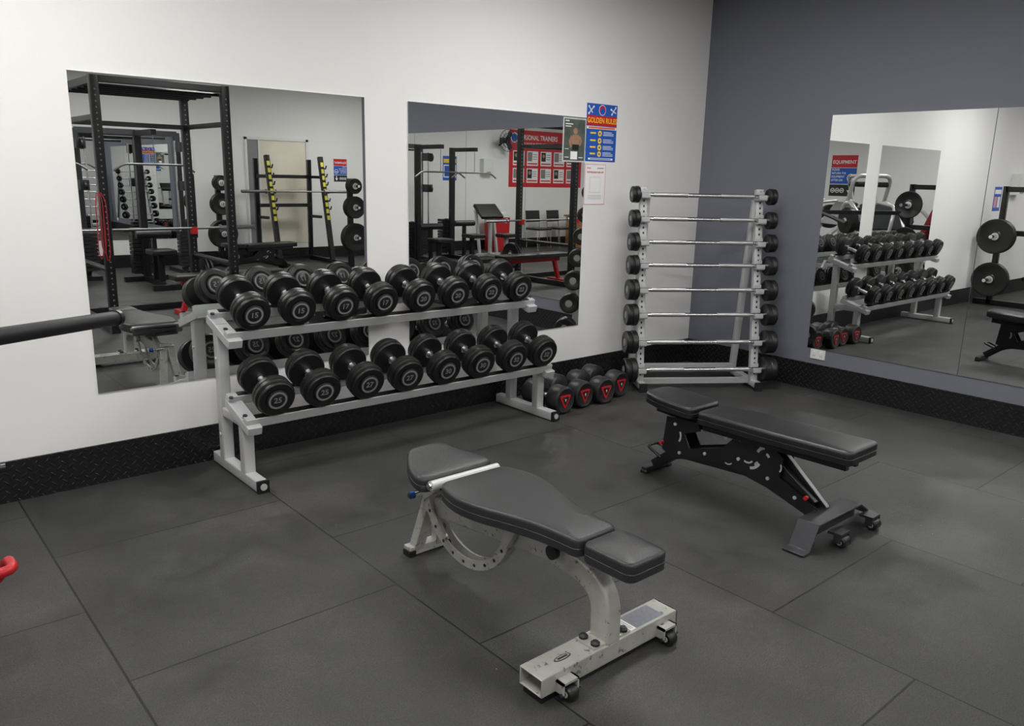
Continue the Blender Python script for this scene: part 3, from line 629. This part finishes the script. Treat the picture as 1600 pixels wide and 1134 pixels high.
for x in PX: B().m(MBLK).rod((x,PY[0],.62),(x,PY[1],.62),.025).obj('safety_bar',pr)
def olympic(loc,hl,label,group,m1=None,m2=None):
    t=thing('barbell',label,'barbell',loc,group=group)
    x,y,z=loc
    B().m(m1 or MCHK).rod((x-hl+.4,y,z),(x+hl-.4,y,z),.014).obj('bar',t)
    for s_ in(-1,1): B().m(m2 or MCH).rod((x+s_*(hl-.42),y,z),(x+s_*hl,y,z),.025).lathe([(0,0),(.038,0),(.038,.02),(0,.02)],(x+s_*(hl-.43),y,z),(s_,0,0),20).obj('sleeve',t)
    return t
olympic((2.95,PY[1]+.068,.925),1.08,'bare steel olympic barbell resting on power rack catches','barbells on racks',MSTL)
B().m(MCH).rod((3.33,-.97,.38),(3.60,-.97,.38),.024).obj('plate_peg',pr)
for k in range(2): plate((3.40+.045*k,-.97,.38),(1,0,0),'black weight plate on power rack storage peg','plates on the power rack',R=.2)
st_=B().m(MREDR)
for dx,zb in ((0,.72),(.03,.78),(.06,.70)): st_.sweep(fillet([(2.01+dx*.4,.285,1.36),(1.99+dx,.30,1.28),(1.98+dx,.30,zb+.08),(2.00+dx,.30,zb),(2.02+dx,.30,zb+.08),(2.02+dx,.30,1.28),(2.02+dx*.4,.285,1.36)],.05),circ(.0038,8),(0,1,0))
tag(st_.obj('resistance_band'),'thin red resistance bands hanging on power rack','resistance band')
rb=thing('weight_bench','black padded flat bench with red frame inside power rack','weight bench',(3.5,-.4,0))
B().m(MVIN2).pad(subdiv(round_poly([(2.85,-.53),(4.15,-.53),(4.15,-.27),(2.85,-.27)],.03),.08),lambda x,y:.40,.06,.015).obj('pad',rb)
B().m(MRED).beam((2.95,-.4,.36),(4.1,-.4,.36),.06,.06,(0,1,0)).beam((3.05,-.4,.36),(2.95,-.4,.05),.06,.05,(0,1,0)).beam((3.95,-.4,.36),(4.1,-.4,.05),.06,.05,(0,1,0)).bb((2.92,-.62,.0),(2.98,-.18,.05)).bb((4.07,-.62,.0),(4.13,-.18,.05)).obj('frame',rb,bevel=.003)
def squat(x,y):
    t=thing('squat_rack','black squat rack with yellow numbered strips on slanted uprights','squat rack',(x,y,0))
    for sx in(-.50,.50):
        b=B().m(MBLK).sweep([(sx,.20,.03),(sx,-.18,1.85)],rrect(.08,.08),(1,0,0)).obj('upright',t,local=True)
        b=B().m(MYEL)
        for k in range(9):
            z=.80+k*.115; yy=.20-.38*(z-.03)/1.82+.042
            b.box((sx,yy,z),(.05,.006,.075),M.Rotation(math.atan2(.38,1.82),3,'X'))
        b.obj('height_strip',t,local=True)
        for k in range(6):
            z=.95+.14*k; yy=.20-.38*(z-.03)/1.82; B().m(MBLK).sweep([(sx+.03,yy,z),(sx+.03,yy+.10,z+.0),(sx+.03,yy+.13,z+.05)],circ(.012,8),(1,0,0)).obj('bar_catch',t,local=True)
        B().m(MBLK).beam((sx,.75,.04),(sx,-.65,.04),.07,.07).beam((sx-.02,-.60,.05),(sx-.10,-.42,1.80),.07,.06).beam((sx-.08,-.45,1.5),(sx,-.12,1.5),.05,.05).beam((sx,-.2,.8),(sx-.05,-.55,.8),.05,.05).obj('side_frame',t,local=True,bevel=.003)
    B().m(MBLK).beam((-.50,-.58,.06),(.50,-.58,.06),.06,.06,(0,1,0)).obj('crossbar',t,local=True)
    B().m(MBLK).beam((-.55,-.48,1.0),(.45,-.48,1.0),.10,.06,(0,1,0)).obj('crossbar',t,local=True)
    B().m(MBLK).beam((-.58,-.44,1.5),(.42,-.44,1.5),.06,.06,(0,1,0)).obj('crossbar',t,local=True)
    return t
squat(6.42,-4.55)
olympic((6.2,-4.23,1.26),.95,'bare olympic barbell on squat rack','barbells on racks',MSTL,MSTL)
tx,ty=6.70,-3.3
def plate_tree(tx,ty):
    pt=thing('plate_tree','black weight plate storage tree loaded with plates','plate rack',(tx,ty,0),group='plate storage trees')
    B().m(MBLK).sweep([(tx,ty,0.03),(tx,ty,1.5)],rrect(.08,.08),(1,0,0)).obj('post',pt)
    B().m(MBLK).bb((tx-.3,ty-.04,0),(tx+.3,ty+.04,.05)).bb((tx-.04,ty-.3,0),(tx+.04,ty+.3,.05)).obj('base',pt,bevel=.004)
    for z,R in((.55,.235),(1.04,.18),(1.38,.125)):
        B().m(MCH).rod((tx,ty,z),(tx,ty+.3,z),.022).obj('plate_peg',pt)
        for k in range(3): plate((tx,ty+.08+.045*k,z),(0,1,0),'black weight plate on storage tree','plates on the storage tree',R=R)
plate_tree(6.70,-3.3); plate_tree(5.1,-4.85)
cm=thing('cable_machine','black and grey dual pulley cable machine beside far mirror','cable machine',(3.6,-4.3,0))
for x in(2.9,4.3):
    B().m(MGUN).sweep([(x,-4.3,.03),(x,-4.3,2.12)],rrect(.09,.07),(1,0,0)).obj('column',cm)
    for sx in(-.08,.08): B().m(MCH).rod((x+sx,-4.15,.1),(x+sx,-4.15,2.0),.014).obj('guide_rod',cm)
    b=B().m(MRUB2)
    for k in range(10): b.bb((x-.12,-4.22,.12+k*.055),(x+.12,-4.08,.165+k*.055))
    b.bb((x-.02,-4.17,.1),(x+.02,-4.13,.68))
    b.obj('weight_stack',cm)
    for (zz,rr_) in ((1.33,.055),(1.90,.075)):
        B().m(MGUN).bb((x-.06,-4.12,zz-.06),(x+.06,-3.98,zz+.08)).m(MRUB2).lathe([(0,-.015),(rr_,-.015),(rr_-.005,0),(rr_,.015),(0,.015)],(x,-3.95,zz),(1,0,0),20).obj('pulley',cm)
    B().m(MBLK).bb((x-.10,-4.75,0),(x+.10,-3.9,.06)).obj('foot',cm)
B().m(MGUN).beam((2.9,-4.3,2.10),(4.3,-4.3,2.10),.08,.08,(0,1,0)).obj('top_beam',cm)
B().m(MBLK).rod((3.1,-4.2,2.03),(4.1,-4.2,2.03),.016).obj('pull_up_bar',cm)
def pulldown(X,Y):
    pd=thing('pulldown_machine','black seated pulldown machine with padded seat and hanging bar','exercise machine',(X,Y,0),group='pulldown machines')
    q=lambda x,y,z:(X+x,Y+y,z)
    B().m(MBLK).sweep([q(0,-.5,.03),q(0,-.5,2.10)],rrect(.09,.09),(1,0,0)).obj('column',pd)
    B().m(MBLK).beam(q(0,-.5,2.06),q(0,.25,2.06),.07,.07).beam(q(0,-.6,.04),q(0,.6,.04),.08,.07).beam(q(-.3,-.55,.04),q(.3,-.55,.04),.07,.07,(0,1,0)).beam(q(-.25,.55,.04),q(.25,.55,.04),.07,.07,(0,1,0)).beam(q(0,.15,.06),q(0,.15,.44),.07,.07).beam(q(0,-.1,.06),q(0,-.1,.66),.06,.06).obj('frame',pd,bevel=.003)
    B().m(MVIN2).box(q(0,.20,.48),(.32,.36,.07)).obj('seat',pd,bevel=.015)
    B().m(MVIN2).rod(q(-.23,-.1,.70),q(.23,-.1,.70),.055).obj('thigh_pad',pd)
    B().m(MSTL).sweep(fillet([q(-.52,.2,1.55),q(-.38,.2,1.64),q(.38,.2,1.64),q(.52,.2,1.55)],.06),circ(.014,10),(0,1,0)).rod(q(0,.2,1.64),q(0,.2,2.02),.005).obj('pull_bar',pd)
    b=B().m(MRUB2)
    for k in range(12): b.bb(q(-.14,-.78,.10+k*.055),q(.14,-.60,.145+k*.055))
    b.bb(q(-.02,-.70,.08),q(.02,-.66,.76))
    b.obj('weight_stack',pd)
pulldown(3.5,-3.0); pulldown(2.3,-3.6)
pc=thing('preacher_curl_bench','pale grey preacher curl bench with black arm pad','preacher bench',(1.3,-4.0,0))
ox=-.15
def pq(x,y,z): return (x+ox,y,z)
B().m(MSIL).beam(pq(1.3,-4.0,.04),pq(1.9,-4.0,.04),.06,.06,(0,1,0)).beam(pq(1.6,-4.0,.04),pq(1.6,-3.4,.04),.06,.06).beam(pq(1.35,-3.4,.04),pq(1.85,-3.4,.04),.06,.06,(0,1,0)).beam(pq(1.6,-3.95,.04),pq(1.6,-3.95,.78),.06,.06).beam(pq(1.6,-3.45,.04),pq(1.6,-3.45,.42),.06,.06).beam(pq(1.35,-4.15,.9),pq(1.85,-4.15,.9),.05,.05,(0,1,0)).beam(pq(1.38,-4.0,.04),pq(1.38,-4.15,.92),.05,.05).beam(pq(1.82,-4.0,.04),pq(1.82,-4.15,.92),.05,.05).obj('frame',pc,bevel=.003)
B().m(MVIN2).box(pq(1.6,-4.02,.90),(.55,.38,.07),M.Rotation(math.radians(-40),3,'X')).obj('arm_pad',pc,bevel=.015)
B().m(MVIN2).box(pq(1.6,-3.45,.46),(.34,.28,.07)).obj('seat',pc,bevel=.015)
rbn=thing('waste_bin','red plastic bin with pale lid by far wall','bin',(.45,-4.95,0))
B().m(MRED).prism([(-.18,0),(.18,0),(.22,.72),(-.22,.72)],(.45,-4.95,0),(1,0,0),(0,0,1),.38).obj('body',rbn,bevel=.015)
B().m(MWH).prism([(-.23,.72),(.23,.72),(.20,.80),(-.12,.84)],(.45,-4.95,0),(1,0,0),(0,0,1),.40).obj('lid',rbn,bevel=.01)
def chair(x,y,rz):
    t=thing('chair','black stackable chair by far white wall','chair',(x,y,0),(0,0,rz),'black chairs by the wall')
    B().m(MVIN2).box((0,0,.45),(.44,.42,.05)).obj('seat',t,local=True,bevel=.015)
    B().m(MVIN2).box((0,-.22,.72),(.42,.03,.26),M.Rotation(math.radians(8),3,'X')).obj('backrest',t,local=True,bevel=.01)
    for sx in(-.2,.2):
        B().m(MCH).sweep([(sx,-.18,.0),(sx,-.20,.45),(sx,-.235,.80)],circ(.011,8),(1,0,0)).obj('leg',t,local=True)
        B().m(MCH).sweep([(sx,.20,.0),(sx,.17,.44)],circ(.011,8),(1,0,0)).obj('leg',t,local=True)
chair(-.7,-4.85,0); chair(-1.35,-4.85,0.1)
tb=thing('table','small oak table by far white wall','table',(-2.15,-4.75,0))
B().m(MWOOD).bb((-2.6,-5.1,.70),(-1.72,-4.4,.74)).obj('table_top',tb,bevel=.004)
for x in(-2.55,-1.77):
    B().m(MWOOD).bb((x-.02,-5.05,0),(x+.02,-4.45,.70)).obj('leg_panel',tb,bevel=.003)
fn=thing('wall_fan','black wall mounted fan on far white wall','fan',(.1,YS+.1,2.35))
B().m(MBLK).rod((.1,YS,2.25),(.1,YS+.18,2.35),.02).rod((.1,YS+.10,2.35),(.1,YS+.26,2.35),.06).obj('bracket',fn)
b=B().m(MBLK)
for k in range(8):
    a=k*math.pi/8
    b.sweep([(.1+.23*math.cos(a),YS+.30,2.35+.23*math.sin(a)),(.1-.23*math.cos(a),YS+.30,2.35-.23*math.sin(a))],circ(.003,6),(0,1,0))
for R in(.23,.15,.08): b.sweep([(.1+R*math.cos(t*math.pi/16),YS+.30,2.35+R*math.sin(t*math.pi/16)) for t in range(32)],circ(.006,6),(0,1,0),closed=True)
b.obj('grille',fn)
for k in range(3):
    a=k*2.094; B().m(MGUN).box((.1+.11*math.cos(a),YS+.27,2.35+.11*math.sin(a)),(.20,.01,.11),M.Rotation(-a,3,'Y')).obj('blade',fn)
wb=B().m(MWH).bb((.34,YS,1.62),(.62,YS+.12,1.95)).m(MPGR).bb((.42,YS+.12,1.64),(.54,YS+.123,1.68)).obj('towel_dispenser')
tag(wb,'white wall mounted paper towel dispenser','dispenser')
w=B().m(MWARM).bb((6.05,YS,.30),(6.95,YS+.01,2.12)).m(MPGR).bb((5.84,YS,.30),(6.05,YS+.012,2.12)).m(MWH).bb((5.80,YS,.26),(5.84,YS+.03,2.16)).bb((6.95,YS,.26),(7.0,YS+.03,2.16)).bb((5.80,YS,2.12),(7.0,YS+.03,2.17)).bb((6.04,YS,.26),(6.07,YS+.03,2.12)).obj('room_glow_panel_1')  # framed flat panel, no real window; the warm room light is painted on it
struct(w)
def leg_press(x,y,rz,sc):
    t=thing('leg_press_machine','plate loaded leg press machine with dark red pads and pale frame','exercise machine',(x,y,0),(0,0,rz),'leg press machines')
    for s_ in(-.36,.36):
        B().m(MHUB).sweep(fillet([(s_,-1.1,.05),(s_,-.6,.25),(s_,.75,1.30),(s_,.95,1.25),(s_,1.0,.05)],.12),circ(.04,12),(1,0,0)).obj('side_frame',t,local=True)
        B().m(MHUB).beam((s_,-1.15,.04),(s_,1.05,.04),.07,.07).rod((s_,-.1,.08),(s_,.25,.88),.03).obj('base_rail',t,local=True)
        B().m(MHUB).sweep(fillet([(s_,-.35,.55),(s_,-.45,1.05),(s_*.6,-.30,1.25),(s_*.6,.15,1.30)],.12),circ(.028,10),(1,0,0)).obj('handle_bar',t,local=True)
    B().m(MREDV).box((0,-.72,.55),(.46,.50,.12),M.Rotation(math.radians(15),3,'X')).obj('seat',t,local=True,bevel=.02)
    B().m(MREDV).box((0,-1.06,.92),(.46,.72,.12),M.Rotation(math.radians(-60),3,'X')).obj('backrest',t,local=True,bevel=.02)
    B().m(MSIL).beam((0,-.8,.04),(0,-.72,.50),.08,.08).beam((0,-1.0,.04),(0,-1.10,.85),.08,.08).obj('seat_post',t,local=True)
    B().m(MGUN).box((0,.35,1.05),(.68,.05,.50),M.Rotation(math.radians(-35),3,'X')).obj('foot_plate',t,local=True,bevel=.005)
    B().m(MCH).rod((-.75,.5,.98),(.75,.5,.98),.025).obj('plate_horn',t,local=True)
    B().m(MHUB).sweep(fillet([(-.36,.85,1.25),(-.36,.7,1.75),(.36,.7,1.75),(.36,.85,1.25)],.15),circ(.035,12),(0,-1,.3)).obj('top_arch',t,local=True)
    B().m(MBLK).rod((-.30,.72,1.60),(.30,.72,1.60),.045).obj('roller_pad',t,local=True)
    for s_ in(-1,1):
        B().m(MRUB).lathe([(.03,.47),(.22,.47),(.225,.48),(.225,.58),(.22,.59),(.06,.59),(.03,.59)],(0,.5,.98),(s_,0,0),36).m(MHUB).lathe([(.026,.585),(.05,.585),(.05,.595),(.026,.595)],(0,.5,.98),(s_,0,0),20).obj('loaded_plates',t,local=True)
    t.scale=(sc,sc,sc)
leg_press(-2.15,2.45,math.radians(150),1.0); leg_press(-2.6,.9,math.radians(60),1.0)
# ---------------------------------------------------------------- camera
xr=V((.7591,-.1318,.6375)).normalized(); yr=V((-.6505,-.1882,.7358)); yr=(yr-xr*yr.dot(xr)).normalized(); zr=xr.cross(yr)
right=V((xr.x,yr.x,zr.x)); down=V((xr.y,yr.y,zr.y)); fwd=V((xr.z,yr.z,zr.z))
cam=bpy.data.cameras.new('camera'); co=bpy.data.objects.new('camera',cam); COL.objects.link(co)
Rm=M((right,-down,-fwd)).transposed().to_4x4(); co.matrix_world=M.Translation((0,0,1.6))@Rm
cam.sensor_width=36; cam.lens=1243/1600*36; cam.clip_start=.02; cam.clip_end=100
S.camera=co
wd=bpy.data.worlds.new('world'); S.world=wd; wd.use_nodes=True; wd.node_tree.nodes['Background'].inputs[0].default_value=(.5,.5,.5,1); wd.node_tree.nodes['Background'].inputs[1].default_value=.3
